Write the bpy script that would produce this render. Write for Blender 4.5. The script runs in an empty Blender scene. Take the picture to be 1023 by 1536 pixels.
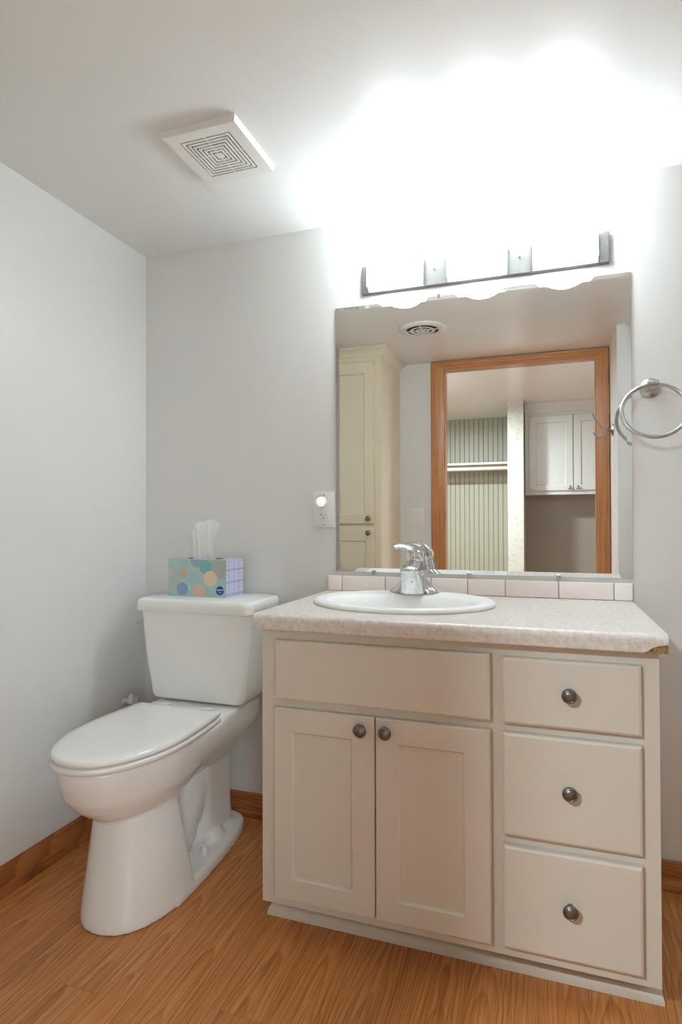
import bpy, bmesh, math, random
from mathutils import Vector, Matrix
random.seed(7)
S = bpy.context.scene
COL = S.collection
PI = math.pi

# ------------------------------------------------------------------ camera, light, exposure
H = 2.06                                    # ceiling height
CAM = (1.458, -1.9283, 1.0388)
cam_data = bpy.data.cameras.new('camera')
cam = bpy.data.objects.new('camera', cam_data)
COL.objects.link(cam)
cam.location = CAM
cam.rotation_mode = 'XYZ'
YAW, PITCH, ROLL = 0.33305, 0.012134, 0.00225
cam.matrix_world = (Matrix.Translation(CAM) @ Matrix.Rotation(YAW, 4, 'Z')
                    @ Matrix.Rotation(PI / 2 + PITCH, 4, 'X') @ Matrix.Rotation(-ROLL, 4, 'Z'))
cam_data.sensor_fit = 'VERTICAL'
cam_data.sensor_height = 36.0
cam_data.lens = 900.6 / 1536 * 36.0
cam_data.shift_y = (772.83 - 768.0) / 1536.0
cam_data.clip_start = 0.01
S.camera = cam

S.view_settings.view_transform = 'Standard'
S.view_settings.look = 'None'
S.view_settings.gamma = 1.0
S.view_settings.use_curve_mapping = False
S.view_settings.exposure = 0.39
S.cycles.max_bounces = 14
S.cycles.diffuse_bounces = 8
S.cycles.glossy_bounces = 8
S.cycles.transmission_bounces = 8
S.cycles.sample_clamp_indirect = 6.0
S.cycles.caustics_reflective = True
S.cycles.use_denoising = True
world = bpy.data.worlds.new('world')
S.world = world
world.use_nodes = True
world.node_tree.nodes['Background'].inputs[0].default_value = (1.0, 0.98, 0.95, 1)
world.node_tree.nodes['Background'].inputs[1].default_value = 0.3


def light(name, kind, loc, power, color=(1, 1, 1), radius=0.05, size=None, rot=(0, 0, 0)):
    d = bpy.data.lights.new(name, kind)
    d.energy = power
    d.color = color
    if kind == 'AREA':
        d.shape = 'RECTANGLE'
        d.size, d.size_y = size
    else:
        d.shadow_soft_size = radius
    o = bpy.data.objects.new(name, d)
    COL.objects.link(o)
    o.location = loc
    o.rotation_euler = rot
    return o


BULB_W, SHADE_E = 0.42, 17.5
LAUNDRY_W = 48.0
LAMP_C = (0.80, 0.925, 1.0)
light('laundry_lamp_light', 'AREA', (0.60, -2.66, 1.985), LAUNDRY_W, LAMP_C, size=(0.12, 0.12))
light('bath_fill_light', 'AREA', (2.35, -0.75, H - 0.03), 2.0, LAMP_C, size=(0.35, 0.35))  # added fill for the bathroom, no known fixture hangs here
wl = light('laundry_fill_light', 'AREA', (2.35, -3.10, 1.15), 6.0, (0.80, 0.925, 1.0), size=(0.6, 1.3), rot=(math.radians(82), 0, math.radians(32)))  # unseen fill added to lift toilet, low wall and vanity; no window
wl.data.spread = math.radians(95)


# ------------------------------------------------------------------ helpers: colour and nodes
def lin(r, g, b):
    f = lambda c: c / 12.92 if c <= 0.04045 else ((c + 0.055) / 1.055) ** 2.4
    return (f(r / 255), f(g / 255), f(b / 255), 1)


class NT:
    def __init__(self, name):
        self.m = bpy.data.materials.new(name)
        self.m.use_nodes = True
        self.t = self.m.node_tree
        self.p = self.t.nodes['Principled BSDF']

    def n(self, kind, **kw):
        x = self.t.nodes.new(kind)
        for k, v in kw.items():
            setattr(x, k, v)
        return x

    def link(self, a, b):
        self.t.links.new(a, b)

    def put(self, sock, v):
        if hasattr(v, 'is_output'):
            self.link(v, sock)
        else:
            sock.default_value = v

    def math(self, op, a, b=0.0, c=None, clamp=False):
        x = self.n('ShaderNodeMath', operation=op, use_clamp=clamp)
        self.put(x.inputs[0], a)
        self.put(x.inputs[1], b)
        if c is not None:
            self.put(x.inputs[2], c)
        return x.outputs[0]

    def mix(self, f, a, b):
        x = self.n('ShaderNodeMix', data_type='RGBA')
        self.put(x.inputs[0], f)
        self.put(x.inputs[6], a)
        self.put(x.inputs[7], b)
        return x.outputs[2]

    def coords(self):
        return self.n('ShaderNodeTexCoord').outputs['Object']

    def sep(self, v):
        x = self.n('ShaderNodeSeparateXYZ')
        self.link(v, x.inputs[0])
        return x.outputs

    def comb(self, a, b, c):
        x = self.n('ShaderNodeCombineXYZ')
        for s, v in zip(x.inputs, (a, b, c)):
            self.put(s, v)
        return x.outputs[0]

    def noise(self, vec, scale, detail=3.0, rough=0.5):
        x = self.n('ShaderNodeTexNoise')
        self.link(vec, x.inputs['Vector'])
        x.inputs['Scale'].default_value = scale
        x.inputs['Detail'].default_value = detail
        x.inputs['Roughness'].default_value = rough
        return x.outputs[0]

    def ramp(self, v, *stops):
        x = self.n('ShaderNodeValToRGB')
        e = x.color_ramp.elements
        while len(e) < len(stops):
            e.new(0.5)
        for k, (pos, col) in zip(e, stops):
            k.position = pos
            k.color = col
        self.link(v, x.inputs[0])
        return x.outputs[0]

    def step(self, v, lo, hi):
        x = self.n('ShaderNodeMapRange', interpolation_type='SMOOTHSTEP')
        self.put(x.inputs[0], v)
        x.inputs[1].default_value = lo
        x.inputs[2].default_value = hi
        return x.outputs[0]

    def bump(self, h, strength=0.2, dist=0.001):
        x = self.n('ShaderNodeBump')
        x.inputs['Strength'].default_value = strength
        x.inputs['Distance'].default_value = dist
        self.link(h, x.inputs['Height'])
        self.link(x.outputs[0], self.p.inputs['Normal'])

    def base(self, c):
        self.put(self.p.inputs['Base Color'], c)

    def setp(self, **kw):
        for k, v in kw.items():
            self.put(self.p.inputs[k.replace('_', ' ')], v)


def plain(name, col, rough=0.5, metal=0.0, vary=0.0, nscale=8.0, bump=0.0, bscale=300.0, spec=0.5, coat=0.0):
    """procedural material: one colour, mottled a little by noise"""
    t = NT(name)
    co = t.coords()
    if vary:
        f = t.noise(co, nscale, 4)
        dark = tuple(c * (1 - vary) for c in col[:3]) + (1,)
        lite = tuple(min(1, c * (1 + vary)) for c in col[:3]) + (1,)
        t.base(t.ramp(f, (0.3, dark), (0.7, lite)))
    else:
        t.base(col)
    t.setp(Roughness=rough, Metallic=metal, Specular_IOR_Level=spec, Coat_Weight=coat, Coat_Roughness=0.05)
    if bump:
        t.bump(t.noise(co, bscale, 2), bump, 0.001)
    return t.m


def wood(name, light_c, mid_c, dark_c, along='Y', rough=0.35, plank=None, arch=1.0):
    """oak: pores, straight grain and cathedral arches; with plank=(width, length) it is laid as strips"""
    t = NT(name)
    x, y, z = t.sep(t.coords())
    if along == 'Y':
        u, v, w = x, y, z
    elif along == 'Z':
        u, v, w = x, z, y
        u = t.math('ADD', x, y)
    else:
        u, v, w = t.math('ADD', y, z), x, z
    if plank:
        W, L = plank
        i = t.math('FLOOR', t.math('DIVIDE', u, W))
        wn = t.n('ShaderNodeTexWhiteNoise', noise_dimensions='1D')
        t.link(i, wn.inputs['W'])
        off = wn.outputs['Value']
        vv = t.math('ADD', t.math('DIVIDE', v, L), t.math('MULTIPLY', off, 7.31))
        j = t.math('FLOOR', vv)
        wn2 = t.n('ShaderNodeTexWhiteNoise', noise_dimensions='2D')
        t.link(t.comb(i, j, 0.0), wn2.inputs['Vector'])
        rnd = wn2.outputs['Value']
        rs = t.sep(wn2.outputs['Color'])
        ul = t.math('SUBTRACT', t.math('SUBTRACT', t.math('DIVIDE', u, W), i), 0.5)      # -.5 .. .5
        vl = t.math('SUBTRACT', t.math('SUBTRACT', vv, j), 0.5)
    else:
        rnd = 0.4
        rs = None
        ul = t.math('MULTIPLY', u, 6.0)
        vl = v
    ro = t.math('MULTIPLY', rnd, 37.0)
    # slow wobble
    wob = t.noise(t.comb(t.math('MULTIPLY', u, 7.0), t.math('MULTIPLY', v, 2.2), ro), 1.0, 2)
    wob2 = t.noise(t.comb(t.math('MULTIPLY', u, 30.0), t.math('MULTIPLY', v, 6.0), ro), 1.0, 3)
    ul2 = t.math('ADD', ul, t.math('MULTIPLY', t.math('SUBTRACT', rnd, 0.5), 0.55) if plank else 0.0)
    par = t.math('MULTIPLY', t.math('MULTIPLY', ul2, ul2), 20.0)
    lon = t.math('MULTIPLY', v, 5.0 * arch)
    g = t.math('ADD', t.math('ADD', par, lon), t.math('ADD', t.math('MULTIPLY', wob, 4.5), t.math('MULTIPLY', wob2, 0.6)))
    fr = t.math('FRACT', t.math('ADD', g, ro))
    ring = t.math('POWER', fr, 2.2)
    ring = t.math('MULTIPLY', ring, t.step(fr, 1.0, 0.86))
    # straight fine grain and pores
    fine = t.noise(t.comb(t.math('MULTIPLY', u, 260.0), t.math('MULTIPLY', v, 5.0), ro), 1.0, 3, 0.6)
    mid = t.noise(t.comb(t.math('MULTIPLY', u, 120.0), t.math('MULTIPLY', v, 1.8), ro), 1.0, 3, 0.6)
    pores = t.step(fine, 0.53, 0.66)
    tone = t.math('ADD', t.math('MULTIPLY', ring, 0.36), t.math('MULTIPLY', mid, 0.80))
    c = t.ramp(tone, (0.22, light_c), (0.50, mid_c), (0.92, dark_c))
    c = t.mix(t.math('MULTIPLY', pores, 0.62), c, dark_c)
    if plank:
        b = t.n('ShaderNodeHueSaturation')
        t.put(b.inputs['Value'], t.math('ADD', t.math('MULTIPLY', rs[1], 0.30), 0.88))
        t.link(c, b.inputs['Color'])
        c = b.outputs[0]
        eu = t.math('ABSOLUTE', ul)
        ev = t.math('ABSOLUTE', vl)
        seam = t.math('MAXIMUM', t.step(eu, 0.5 - 0.0011 / W, 0.5 - 0.0003 / W), t.step(ev, 0.5 - 0.0011 / L, 0.5 - 0.0003 / L))
        c = t.mix(t.math('MULTIPLY', seam, 0.32), c, tuple(k * 0.35 for k in dark_c[:3]) + (1,))
    t.base(c)
    t.setp(Roughness=rough, Specular_IOR_Level=0.4)
    t.bump(t.math('ADD', pores, t.math('MULTIPLY', mid, 0.5)), 0.08, 0.0006)
    return t.m


M = {}
M['wall'] = plain('wall_paint', lin(224, 223, 220), 0.38, vary=0.012, nscale=2.5, bump=0.10, bscale=140)
M['ceil'] = plain('ceiling_paint', lin(230, 230, 228), 0.30, vary=0.012, nscale=2.0, bump=0.08, bscale=90)
M['greywall'] = plain('taupe_wall_paint', lin(150, 144, 133), 0.55, vary=0.02, nscale=3, bump=0.08, bscale=140)
M['floor'] = wood('oak_laminate', lin(210, 152, 97), lin(191, 126, 70), lin(140, 80, 36), 'Y', 0.33, plank=(0.128, 1.05))
M['oak_x'] = wood('oak_trim_lengthwise', lin(190, 124, 70), lin(165, 98, 50), lin(112, 60, 26), 'X', 0.3)
M['oak_y'] = wood('oak_trim_depthwise', lin(190, 124, 70), lin(165, 98, 50), lin(112, 60, 26), 'Y', 0.3)
M['oak_z'] = wood('oak_trim_upright', lin(208, 152, 102), lin(186, 124, 74), lin(122, 70, 34), 'Z', 0.3)
M['oak_h'] = wood('oak_trim_head', lin(208, 152, 102), lin(186, 124, 74), lin(122, 70, 34), 'X', 0.3)
M['porcelain'] = plain('white_vitreous_china', lin(238, 238, 235), 0.12, vary=0.006, nscale=3)
M['plasticw'] = plain('white_plastic', lin(230, 229, 226), 0.28, vary=0.006, nscale=5)
M['seat'] = plain('white_seat_plastic', lin(238, 237, 234), 0.18, vary=0.006, nscale=5, coat=0.1)
M['ventw'] = plain('white_vent_plastic', lin(226, 224, 219), 0.4, vary=0.01, nscale=5)
M['dark'] = plain('painted_dark_hollow', lin(34, 33, 31), 0.8, vary=0.2, nscale=20)  # near-black colour paints in the shade inside openings
M['chrome'] = plain('polished_chrome', lin(222, 224, 226), 0.06, metal=1.0, vary=0.02, nscale=4)
M['nickel'] = plain('brushed_nickel', lin(190, 188, 184), 0.28, metal=1.0, vary=0.06, nscale=60)
M['plate'] = plain('dull_brushed_nickel', lin(116, 114, 110), 0.6, metal=0.5, vary=0.04, nscale=60)
M['hookm'] = plain('aged_nickel', lin(150, 144, 134), 0.35, metal=0.9, vary=0.08, nscale=60)
M['sinkw'] = plain('white_sink_china', lin(248, 248, 246), 0.3, vary=0.004, nscale=3, spec=0.25)
M['pewter'] = plain('pewter_knob_metal', lin(128, 122, 115), 0.38, metal=0.9, vary=0.18, nscale=90, bump=0.15, bscale=500)
M['grout'] = plain('grey_grout', lin(150, 140, 134), 0.8, vary=0.1, nscale=60)
M['tile'] = plain('pinkish_white_tile_glaze', lin(250, 241, 236), 0.3, vary=0.008, nscale=10, spec=0.3)
M['tile_end'] = plain('white_tile_glaze', lin(248, 248, 245), 0.3, vary=0.008, nscale=10, spec=0.3)
M['cream'] = plain('cream_cabinet_paint', lin(222, 208, 182), 0.35, vary=0.015, nscale=4, bump=0.05, bscale=200)
M['whitecab'] = plain('white_cabinet_paint', lin(210, 210, 204), 0.3, vary=0.01, nscale=4)
M['bead'] = plain('cream_beadboard_paint', lin(166, 163, 144), 0.45, vary=0.015, nscale=5)
M['tissue'] = plain('white_tissue_paper', lin(250, 250, 248), 0.9, vary=0.01, nscale=30)
_t = M['tissue'].node_tree
_tr = _t.nodes.new('ShaderNodeBsdfTranslucent'); _tr.inputs[0].default_value = lin(250, 250, 249)
_mx = _t.nodes.new('ShaderNodeMixShader'); _mx.inputs[0].default_value = 0.4
_t.links.new(_t.nodes['Principled BSDF'].outputs[0], _mx.inputs[1]); _t.links.new(_tr.outputs[0], _mx.inputs[2])
_t.links.new(_mx.outputs[0], _t.nodes['Material Output'].inputs[0])


def vanity_paint():
    t = NT('beige_vanity_paint')
    co = t.coords()
    x, y, z = t.sep(co)
    a = lin(215, 208, 196)
    f = t.noise(co, 5.0, 4)
    c = t.ramp(f, (0.3, tuple(k * 0.975 for k in a[:3]) + (1,)), (0.7, a))
    # a few small specks and scuffs in the paint
    v = t.n('ShaderNodeTexVoronoi')
    t.link(co, v.inputs['Vector'])
    v.inputs['Scale'].default_value = 9.0
    spk = t.step(v.outputs['Distance'], 0.022, 0.012)
    pick = t.step(t.noise(co, 6.0, 1), 0.56, 0.60)
    c = t.mix(t.math('MULTIPLY', t.math('MULTIPLY', spk, pick), 0.6), c, lin(120, 104, 88))
    strk = t.noise(t.comb(t.math('MULTIPLY', x, 170.0), t.math('MULTIPLY', y, 60.0), t.math('MULTIPLY', z, 14.0)), 1.0, 2)
    c = t.mix(t.math('MULTIPLY', t.step(strk, 0.74, 0.79), 0.30), c, lin(150, 132, 112))
    t.base(c)
    t.setp(Roughness=0.42, Specular_IOR_Level=0.4)
    t.bump(t.noise(t.comb(t.math('MULTIPLY', x, 30.0), t.math('MULTIPLY', y, 30.0), t.math('MULTIPLY', z, 300.0)), 1.0, 2), 0.05, 0.0005)
    return t.m


def laminate():
    t = NT('speckled_laminate')
    co = t.coords()
    a = t.noise(co, 75.0, 5, 0.65)
    b = t.noise(co, 260.0, 3, 0.6)
    f = t.math('ADD', t.math('MULTIPLY', a, 0.6), t.math('MULTIPLY', b, 0.4))
    t.base(t.ramp(f, (0.34, lin(192, 180, 170)), (0.50, lin(216, 208, 201)), (0.64, lin(230, 225, 219))))
    t.setp(Roughness=0.34, Specular_IOR_Level=0.5)
    return t.m


def chipboard():
    t = NT('raw_chipboard')
    co = t.coords()
    f = t.noise(co, 170.0, 4, 0.7)
    t.base(t.ramp(f, (0.30, lin(70, 50, 30)), (0.48, lin(150, 120, 84)), (0.7, lin(186, 158, 118))))
    t.setp(Roughness=0.9)
    t.bump(f, 0.5, 0.002)
    return t.m


def wallpaper():
    t = NT('pale_floral_wallpaper')
    co = t.coords()
    n1 = t.noise(co, 26.0, 3, 0.6)
    n2 = t.noise(co, 60.0, 2)
    f = t.math('MULTIPLY', t.step(n1, 0.50, 0.60), t.step(n2, 0.35, 0.6))
    t.base(t.mix(t.math('MULTIPLY', f, 0.8), lin(202, 200, 188), lin(180, 180, 162)))
    t.setp(Roughness=0.6)
    return t.m


def shade_glass():
    t = NT('glowing_opal_glass')
    co = t.coords()
    t.base(lin(250, 248, 244))
    t.setp(Roughness=0.25, Emission_Color=LAMP_C + (1,), Emission_Strength=SHADE_E)
    f = t.noise(co, 6.0, 1)
    t.put(t.p.inputs['Emission Strength'], t.math('MULTIPLY', t.math('ADD', t.math('MULTIPLY', f, 0.1), 0.95), SHADE_E))
    return t.m


def glow(name, col, e):
    t = NT(name)
    co = t.coords()
    t.base(col)
    f = t.noise(co, 40.0, 1)
    t.setp(Roughness=0.3, Emission_Color=col)
    t.put(t.p.inputs['Emission Strength'], t.math('MULTIPLY', t.math('ADD', t.math('MULTIPLY', f, 0.1), 0.95), e))
    return t.m


def mirror_mat():
    t = NT('silvered_mirror')
    co = t.coords()
    f = t.noise(co, 3.0, 1)
    t.base(t.mix(f, (0.90, 0.915, 0.90, 1), (0.905, 0.915, 0.905, 1)))
    t.setp(Metallic=1.0, Roughness=0.0)
    return t.m


M['vanity'] = vanity_paint()
M['laminate'] = laminate()
M['chip'] = chipboard()
M['paper'] = wallpaper()
M['shade'] = shade_glass()
M['mirror'] = mirror_mat()
M['night'] = glow('frosted_night_light', (0.95, 0.97, 0.94, 1), 0.35)
M['lampglass'] = glow('lit_lamp_glass', (1.0, 0.97, 0.92, 1), 4.0)


# ------------------------------------------------------------------ helpers: mesh
def rect(x0, x1, z0, z1, y):
    return [(x0, y, z0), (x1, y, z0), (x1, y, z1), (x0, y, z1)]


def rrect(cx, cy, hx, hy, r, z, n=6):
    out = []
    for sx, sy, a0 in ((1, 1, 0), (-1, 1, 90), (-1, -1, 180), (1, -1, 270)):
        for k in range(n + 1):
            a = math.radians(a0 + 90 * k / n)
            out.append((cx + sx * (hx - r) + r * math.cos(a), cy + sy * (hy - r) + r * math.sin(a), z))
    return out


def ell(cx, cy, a, b, z, n=64):
    return [(cx + a * math.cos(2 * PI * k / n), cy + b * math.sin(2 * PI * k / n), z) for k in range(n)]


def loft(bm, rings, cap0=True, cap1=True, closed=True, mat=0):
    vs = [[bm.verts.new(p) for p in r] for r in rings]
    n = len(vs[0])
    for a, b in zip(vs, vs[1:]):
        for k in range(n if closed else n - 1):
            q = (a[k], a[(k + 1) % n], b[(k + 1) % n], b[k])
            if len(set(q)) == 4:
                bm.faces.new(q).material_index = mat
    if cap0:
        bm.faces.new(vs[0][::-1]).material_index = mat
    if cap1:
        bm.faces.new(vs[-1]).material_index = mat
    return vs


def box(bm, x0, x1, y0, y1, z0, z1, bev=0.0, seg=2, mat=0):
    t = bmesh.new()
    r = bmesh.ops.create_cube(t, size=1.0)
    for v in t.verts:
        v.co = Vector((x0 + (v.co.x + .5) * (x1 - x0), y0 + (v.co.y + .5) * (y1 - y0), z0 + (v.co.z + .5) * (z1 - z0)))
    if bev:
        bmesh.ops.bevel(t, geom=list(t.edges), offset=bev, segments=seg, affect='EDGES', profile=0.5)
    merge(bm, t, mat)


def merge(bm, t, mat=0):
    mp = {v: bm.verts.new(v.co) for v in t.verts}
    for f in t.faces:
        try:
            bm.faces.new([mp[v] for v in f.verts]).material_index = mat
        except ValueError:
            pass
    t.free()


def frame_of(d):
    d = Vector(d).normalized()
    up = Vector((0, 0, 1)) if abs(d.z) < 0.9 else Vector((1, 0, 0))
    a = d.cross(up).normalized()
    return a, a.cross(d).normalized()


def lathe(bm, prof, org, axis=(0, 0, 1), n=32, mat=0, sx=1.0):
    """prof: (radius, height along axis)"""
    ax = Vector(axis).normalized()
    a, b = frame_of(ax)
    o = Vector(org)
    rings = []
    for r, h in prof:
        r = max(r, 1e-5)
        rings.append([o + ax * h + a * (r * sx * math.cos(2 * PI * k / n)) + b * (r * math.sin(2 * PI * k / n)) for k in range(n)])
    loft(bm, rings, True, True, True, mat)


def tube(bm, pts, rad, n=12, mat=0, closed=False, flat=1.0):
    pts = [Vector(p) for p in pts]
    m = len(pts)
    rads = rad if isinstance(rad, (list, tuple)) else [rad] * m
    rings = []
    pa = None
    for i in range(m):
        if closed:
            d = pts[(i + 1) % m] - pts[i - 1]
        else:
            d = pts[min(i + 1, m - 1)] - pts[max(i - 1, 0)]
        d.normalize()
        if pa is None:
            a, b = frame_of(d)
        else:
            a = (pa - d * pa.dot(d)).normalized()
            b = a.cross(d).normalized()
        pa = a
        rings.append([pts[i] + a * (rads[i] * math.cos(2 * PI * k / n)) + b * (rads[i] * flat * math.sin(2 * PI * k / n)) for k in range(n)])
    if closed:
        rings.append(rings[0])
        loft(bm, rings, False, False, True, mat)
        bmesh.ops.remove_doubles(bm, verts=list(bm.verts), dist=1e-6)
    else:
        loft(bm, rings, True, True, True, mat)


def spline(pts, n=8):
    """Catmull-Rom through pts (any dimension)"""
    out = []
    P = [pts[0]] + list(pts) + [pts[-1]]
    for i in range(1, len(P) - 2):
        for k in range(n):
            t = k / n
            out.append(tuple(0.5 * ((2 * b) + (-a + c) * t + (2 * a - 5 * b + 4 * c - d) * t * t + (-a + 3 * b - 3 * c + d) * t ** 3)
                             for a, b, c, d in zip(P[i - 1], P[i], P[i + 1], P[i + 2])))
    out.append(tuple(pts[-1]))
    return out


def wloc(o):
    v = Vector((0, 0, 0))
    while o:
        v += o.location
        o = o.parent
    return v


def obj(name, bm, mats, parent=None, smooth=None, org=None):
    """link a bmesh (in room coordinates) as one mesh object"""
    bmesh.ops.recalc_face_normals(bm, faces=list(bm.faces))
    me = bpy.data.meshes.new(name)
    bm.to_mesh(me)
    bm.free()
    return obj_mesh(name, me, mats, parent, smooth, org)


def obj_mesh(name, me, mats, parent=None, smooth=None, org=None):
    for m in (mats if isinstance(mats, (list, tuple)) else [mats]):
        me.materials.append(m)
    o = bpy.data.objects.new(name, me)
    COL.objects.link(o)
    base = wloc(parent) if parent else Vector(org or (0, 0, 0))
    me.transform(Matrix.Translation(-base))
    if parent:
        o.parent = parent
    else:
        o.location = base
    if smooth is not None:
        me.polygons.foreach_set('use_smooth', [True] * len(me.polygons))
        me.set_sharp_from_angle(angle=math.radians(smooth))
    return o


def tag(o, label, cat, group=None):
    o['label'] = label
    o['category'] = cat
    if group:
        o['group'] = group
    return o


def thing(name, label, cat, loc, group=None):
    o = bpy.data.objects.new(name, None)
    COL.objects.link(o)
    o.location = loc
    o.empty_display_size = 0.05
    return tag(o, label, cat, group)


def struct(name, bm, mats, smooth=None):
    o = obj(name, bm, mats, None, smooth)
    o['kind'] = 'structure'
    return o


def B():
    return bmesh.new()


def evaluated(bm, setup):
    """run modifiers on a bmesh and hand back a plain mesh"""
    bmesh.ops.recalc_face_normals(bm, faces=list(bm.faces))
    me = bpy.data.meshes.new('work')
    bm.to_mesh(me)
    bm.free()
    o = bpy.data.objects.new('work', me)
    COL.objects.link(o)
    extra = setup(o) or []
    dg = bpy.context.evaluated_depsgraph_get()
    out = bpy.data.meshes.new_from_object(o.evaluated_get(dg))
    for e in [o] + extra:
        d = e.data
        bpy.data.objects.remove(e)
        bpy.data.meshes.remove(d)
    return out


def cut_with(cbm_list, solver='EXACT'):
    def setup(o):
        ex = []
        for c in cbm_list:
            bmesh.ops.recalc_face_normals(c, faces=list(c.faces))
            me = bpy.data.meshes.new('cutter')
            c.to_mesh(me)
            c.free()
            k = bpy.data.objects.new('cutter', me)
            COL.objects.link(k)
            md = o.modifiers.new('cut', 'BOOLEAN')
            md.operation = 'DIFFERENCE'
            md.solver = solver
            md.object = k
            ex.append(k)
        return ex
    return setup


# ------------------------------------------------------------------ setting
RW = -1.89                     # the wall with the doorway, behind the camera
XR = 2.95                      # far right wall
PX = 1.797                     # partition beside the doorway
PY = -1.478                    # its corner
LY = -4.10                     # far end of the laundry
b = B(); box(b, -1.3, XR + .1, LY - .1, 0.1, -0.1, 0.0); struct('floor', b, M['floor'])
b = B(); box(b, -1.3, XR + .1, LY - .1, 0.1, H, H + 0.1); struct('ceiling', b, M['ceil'])
b = B(); box(b, -0.1, XR, 0.0, 0.1, 0, H); struct('wall_back', b, M['wall'])
b = B(); box(b, -0.1, 0.0, RW, 0.0, 0, H); struct('wall_left', b, M['wall'])
b = B(); box(b, XR, XR + 0.1, PY, 0.1, 0, H); struct('wall_right', b, M['wall'])
b = B()
OX0, OX1, OZ = 0.83, 1.731, 2.016
box(b, -1.3, OX0, RW - .1, RW, 0, H)
box(b, OX1, PX, RW - .1, RW, 0, H)
box(b, OX0, OX1, RW - .1, RW, OZ, H)
struct('wall_front', b, M['wall'])
b = B()
box(b, PX, XR + .1, PY - .1, PY, 0, H)
box(b, PX, PX + .1, RW - .1, PY - .1, 0, H)
struct('wall_partition', b, M['wall'])
# laundry room seen in the mirror
b = B()
prof = []
x = -1.3
while x < 1.13:
    prof += [(x, -.0), (x + .036, -.0), (x + .0385, -.004), (x + .041, -.0), (x + .0435, -.004), (x + .046, 0)]
    x += 0.046
loft(b, [[(px, LY - py * -1, z) for px, py in prof] for z in (0, H)], False, False, False)
vs = list(b.verts)
box(b, -1.3, 1.13, LY - .1, LY - .006, 0, H)
struct('wall_closet', b, M['bead'])
b = B(); box(b, 1.134, 1.262, LY, -3.30, 0, H); struct('wall_pillar', b, M['paper'])
b = B(); box(b, 1.262, XR, -3.82, -3.72, 0, H); struct('wall_laundry', b, M['greywall'])
b = B(); box(b, -1.4, -1.3, LY - .1, RW, 0, H); struct('wall_laundry_left', b, M['wall'])
b = B(); box(b, XR, XR + .1, LY, PY - .1, 0, H); struct('wall_laundry_right', b, M['wall'])


def moulding(bm, prof, path):
    """prof: (out, up); path: list of (x,y,nx,ny) with outward direction"""
    loft(bm, [[(x + nx * o, y + ny * o, z) for o, z in prof] for x, y, nx, ny in path])


BP = [(0, .0), (0.0, .0785), (.004, .0785), (.008, .074), (.011, .064), (.013, .058), (.013, .0)]
SP = [(.013, 0), (.013, .030), (.017, .029), (.021, .024), (.0245, .016), (.0255, .008), (.0255, 0)]
for nm, path, m in (('baseboard_left', [(0, RW, 1, 0), (0, 0, 1, -1)], 'oak_y'),
                    ('baseboard_back', [(0, 0, 1, -1), (.757, 0, 0, -1)], 'oak_x'),
                    ('baseboard_right', [(1.679, 0, 0, -1), (XR, 0, 0, -1)], 'oak_x')):
    b = B(); moulding(b, BP, path); o = struct(nm, b, M[m], 25)
    b = B(); moulding(b, SP, path); obj('shoe_moulding', b, M[m], o, 25)

# oak door casing (seen in the mirror)
door = bpy.data.objects.new('door_1', None); COL.objects.link(door); door.location = (1.28, RW, 0); door['kind'] = 'structure'
CO0, CO1, CI0, CI1, CZI, CZO = 0.753, 1.7955, 0.842, 1.719, 2.004, 2.056
def casing(name, ring_a, ring_b, m):
    """flat board with eased inner edge; rings are the two ends"""
    b = B(); loft(b, [ring_a, ring_b]); obj(name, b, M[m], door, 25)
def cprof(xi, xo, z):
    s = 1 if xo > xi else -1
    return [(xi, RW, z), (xi, RW + .008, z), (xi + s * .006, RW + .013, z), (xi + s * .022, RW + .016, z), (xi + s * .03, RW + .0185, z), (xo - s * .004, RW + .0185, z), (xo, RW + .014, z), (xo, RW, z)]
casing('left_casing', cprof(CI0, CO0, 0), [(px, py, CZI + abs(px - CI0) * (CZO - CZI) / (CI0 - CO0)) for px, py, _ in cprof(CI0, CO0, 0)], 'oak_z')
casing('right_casing', cprof(CI1, CO1, 0), [(px, py, CZI + abs(px - CI1) * (CZO - CZI) / (CO1 - CI1)) for px, py, _ in cprof(CI1, CO1, 0)], 'oak_z')
def hprof(side):
    out = []
    for px, py, _ in cprof(CI0, CO0, 0):
        t = abs(px - CI0) / (CI0 - CO0)
        x = CI0 - t * (CI0 - CO0) if side == 0 else CI1 + t * (CO1 - CI1)
        out.append((x, py, CZI + t * (CZO - CZI)))
    return out
casing('head_casing', hprof(0), hprof(1), 'oak_h')
b = B()
box(b, OX0, CI0 - .004, RW - .1, RW, 0, OZ); box(b, CI1 + .004, OX1, RW - .1, RW, 0, OZ)
obj('side_jamb', b, M['oak_z'], door)
b = B(); box(b, CI0 - .004, CI1 + .004, RW - .1, RW, CZI + .004, OZ); obj('head_jamb', b, M['oak_h'], door)

# ------------------------------------------------------------------ toilet
TX = 0.360
toilet = thing('toilet', 'white two-piece toilet between the left wall and the vanity', 'toilet', (TX, -0.4, 0))


def egg(cx, yc, hw, yf, yb, z, nf=2.0, nb=2.6, n=72):
    out = []
    for k in range(n):
        a = 2 * PI * k / n
        c, s = math.cos(a), math.sin(a)
        e = 2 / (nb if s > 0 else nf)
        ee = 2 / (nb if s > 0 else nf)
        xx = hw * math.copysign(abs(c) ** ee, c)
        yy = (yb - yc) * abs(s) ** e if s > 0 else -(yc - yf) * abs(s) ** e
        out.append((cx + xx, yc + yy, z))
    return out


b = B()
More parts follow.
